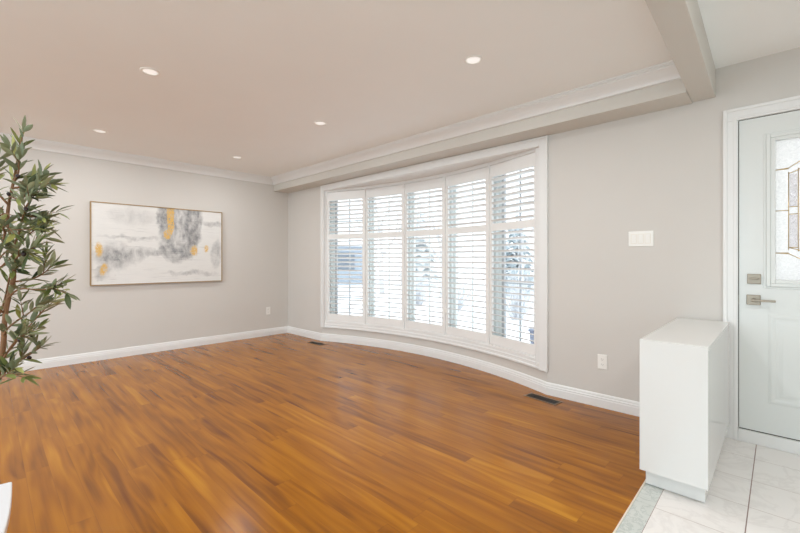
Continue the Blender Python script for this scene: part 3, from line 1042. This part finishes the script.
for t in twig_lines:
    dress(t)
    # short side twigs
    for q in range(2):
        i = rnd.randrange(len(t) // 3, len(t) - 1)
        d = (t[i + 1] - t[i]).normalized() + Vector((rnd.uniform(-.7, .7), rnd.uniform(-.8, .8), rnd.uniform(-.2, .8)))
        d.normalize()
        ln = rnd.uniform(0.04, 0.085)
        tw = [t[i] + d * ln * s for s in (0, 0.33, 0.66, 1.0)]
        br.tube(tw, [0.0022, 0.002, 0.0016, 0.001], 5)
        dress(tw, 0.25, 0.022, 0.9)
dress(trunk_lines['stem_a'][20:], 0.0, 0.036, 1.0)
dress(trunk_lines['stem_b'][8:], 0.0, 0.03)
br.build('branch', M['bark'], tree, smooth=True)
o = lf.build('foliage', M['leaf'], tree, smooth=True)
ol = None
for (i, f, dz) in ((0, 0.82, 0.010), (5, 0.55, -0.012), (6, 0.7, -0.012), (8, 0.35, -0.014), (9, 0.5, -0.012), (3, 0.55, -0.012), (12, 0.75, -0.012), (7, 0.45, -0.012), (2, 0.8, -0.010), (10, 0.3, 0.012)):
    t = twig_lines[i]
    p = t[int(f * (len(t) - 1))]
    if ol is None:
        ol = MB().lathe([(0.0006, -0.0105), (0.0045, -0.009), (0.0072, -0.004), (0.0078, 0.0), (0.0072, 0.0045), (0.0045, 0.009), (0.0006, 0.0105)], 14).build('olive', M['olive'], tree, smooth=True)
        q = ol
    else:
        q = ol.copy()
        COL.objects.link(q)
        q.parent = tree
    q.location = p + Vector((0.004, -0.006, dz))
    q.rotation_euler = (rnd.uniform(-1, 1), rnd.uniform(-1, 1), 0)

# ------------------------------------------------------------------ snowy yard beyond the window
GZ = -0.35
structure(MB().box(-90, 0.8, GZ - 0.3, 60, 120, GZ).build('ground', M['snow']))


def far_house(loc, rotz):
    h_ = thing('neighbour_house', 'blue-grey house beyond the snowy yard, seen through the leftmost shutter', 'house', loc, rotz)
    MB().box(-3.5, -3.5, 0, 3.5, 3.5, 2.5).build('wall', M['siding'], h_)
    r = MB().add([(-3.9, -3.9, 2.4), (3.9, -3.9, 2.4), (3.9, 3.9, 2.4), (-3.9, 3.9, 2.4), (-3.9, 0, 3.9), (3.9, 0, 3.9)],
                 [(0, 3, 2, 1), (0, 1, 5, 4), (2, 3, 4, 5), (1, 2, 5), (3, 0, 4)])
    r.build('roof', M['snow'], h_)
    for x in (-1.9, 1.7):
        MB().box(x - 0.8, -3.56, 0.9, x + 0.8, -3.5, 2.0).build('window', M['houseglass'], h_)
    return h_


far_house((-17.8, 12.8, GZ), math.radians(52))


def bare_tree(label, loc, seed, h_=6.0):
    R_ = random.Random(seed)
    t = thing('bare_tree', label, 'tree', loc, 0, 'leafless trees in the snowy yard')
    mb, bb = MB(), MB()

    def grow(p, d, ln, r, lev, out):
        pts_ = [p]
        for k in range(4):
            d = (d + Vector((R_.uniform(-.18, .18), R_.uniform(-.18, .18), R_.uniform(-.02, .16)))).normalized()
            pts_.append(pts_[-1] + d * ln / 4)
        out.tube(pts_, [r * (1 - 0.13 * k) for k in range(5)], 6 if lev < 2 else 4)
        if lev < 3:
            for k in range(4 if lev < 2 else 3):
                i = R_.randrange(1, 5)
                nd = (d + Vector((R_.uniform(-1, 1), R_.uniform(-1, 1), R_.uniform(0, .5)))).normalized()
                grow(pts_[i], nd, ln * R_.uniform(.5, .7), r * 0.5, lev + 1, bb)

    grow(Vector((0, 0, -0.05)), Vector((0, 0, 1)), h_ * 0.5, h_ * 0.018, 0, mb)
    mb.build('trunk', M['hazed_bark'], t, smooth=True)
    bb.build('branch', M['hazed_bark'], t, smooth=True)


bare_tree('tall leafless tree in the snow, seen through the second shutter', (-7.2, 9.0, GZ), 3, 7.0)
bare_tree('leafless tree in the snow, seen through the middle shutter', (-4.2, 9.5, GZ), 11, 6.0)
bare_tree('leafless tree in the snow, seen through the rightmost shutter', (-0.3, 8.6, GZ), 8, 5.0)


def spruce(label, loc, h_, seed, mat='spruce'):
    R_ = random.Random(seed)
    t = thing('spruce_tree', label, 'tree', loc, 0, 'hazy spruces beyond the yard')
    MB().tube([(0, 0, -0.05), (0, 0, h_ * 0.95)], [h_ * 0.022, 0.01], 8).build('trunk', M['hazed_bark'], t)
    fb = MB()
    n_ = 16
    for k in range(n_):
        z = h_ * (0.07 + 0.9 * k / n_)
        rad = h_ * 0.24 * (1 - k / n_) + 0.08
        for j in range(11):
            a = j * 2 * math.pi / 11 + k * 0.7 + R_.uniform(-.2, .2)
            r = rad * R_.uniform(.75, 1.1)
            dx_, dy_ = math.cos(a), math.sin(a)
            wd = r * 0.30
            p0 = (0, 0, z + r * 0.25)
            p1 = (dx_ * r * .6 - dy_ * wd, dy_ * r * .6 + dx_ * wd, z)
            p2 = (dx_ * r, dy_ * r, z - r * 0.22)
            p3 = (dx_ * r * .6 + dy_ * wd, dy_ * r * .6 - dx_ * wd, z)
            p4 = (dx_ * r * .55, dy_ * r * .55, z + r * 0.12)
            fb.add([p0, p1, p2, p3, p4], [(0, 1, 4), (1, 2, 4), (2, 3, 4), (3, 0, 4), (0, 3, 2, 1)])
    fb.build('foliage', M[mat], t)


spruce('tall hazy spruce beyond the yard, left of the far house', (-26.5, 10.0, GZ), 8.0, 1)
spruce('hazy spruce beyond the yard, seen through the middle shutter', (-10.6, 15.6, GZ), 6.5, 2, 'hazier_spruce')
spruce('hazy spruce beyond the yard, seen through the rightmost shutter', (-2.65, 12.9, GZ), 4.6, 4)


def shrub(label, loc, h_, seed):
    R_ = random.Random(seed)
    t = thing('bare_shrub', label, 'shrub', loc, 0, 'leafless shrubs in the snowy yard')
    mb = MB()
    for k in range(70):
        a = R_.uniform(0, 2 * math.pi)
        e_ = R_.uniform(0.05, 0.9)
        d = Vector((math.cos(a) * e_, math.sin(a) * e_, 1.0)).normalized()
        p = Vector((math.cos(a) * .1 * e_, math.sin(a) * .1 * e_, -0.03))
        pts_ = [p]
        for q in range(4):
            d = (d + Vector((R_.uniform(-.25, .25), R_.uniform(-.25, .25), .05))).normalized()
            pts_.append(pts_[-1] + d * h_ * R_.uniform(.2, .3))
        mb.tube(pts_, [0.014, 0.012, 0.010, 0.007, 0.004], 4)
        for q in range(3):
            i = R_.randrange(1, 5)
            e2 = pts_[i] + Vector((R_.uniform(-.25, .25), R_.uniform(-.25, .25), R_.uniform(.05, .25))) * h_
            mb.tube([pts_[i], e2], [0.008, 0.004], 4)
    mb.build('twig', M['shrubs'], t)


shrub('leafless shrub in the snow, seen through the fourth shutter', (-1.2, 6.2, GZ), 1.25, 21)
shrub('leafless shrub in the snow, seen low through the rightmost shutter', (0.9, 6.0, GZ), 1.15, 22)
shrub('leafless shrub in the snow, seen through the middle shutter low down', (-3.0, 6.6, GZ), 1.0, 23)
bn = thing('recycling_bin', 'small blue-grey bin in the snow, seen low through the rightmost shutter', 'bin', (2.95, 2.80, GZ), 0.3)
MB().add([(-.10, -.10, 0), (.10, -.10, 0), (.10, .10, 0), (-.10, .10, 0), (-.13, -.13, .38), (.13, -.13, .38), (.13, .13, .38), (-.13, .13, .38)],
         [(0, 3, 2, 1), (4, 5, 6, 7), (0, 1, 5, 4), (1, 2, 6, 5), (2, 3, 7, 6), (3, 0, 4, 7)]).build('body', M['bin'], bn, bevel=0.02)
MB().box(-.145, -.145, .38, .145, .145, .42).build('lid', M['bin'], bn, bevel=0.015)
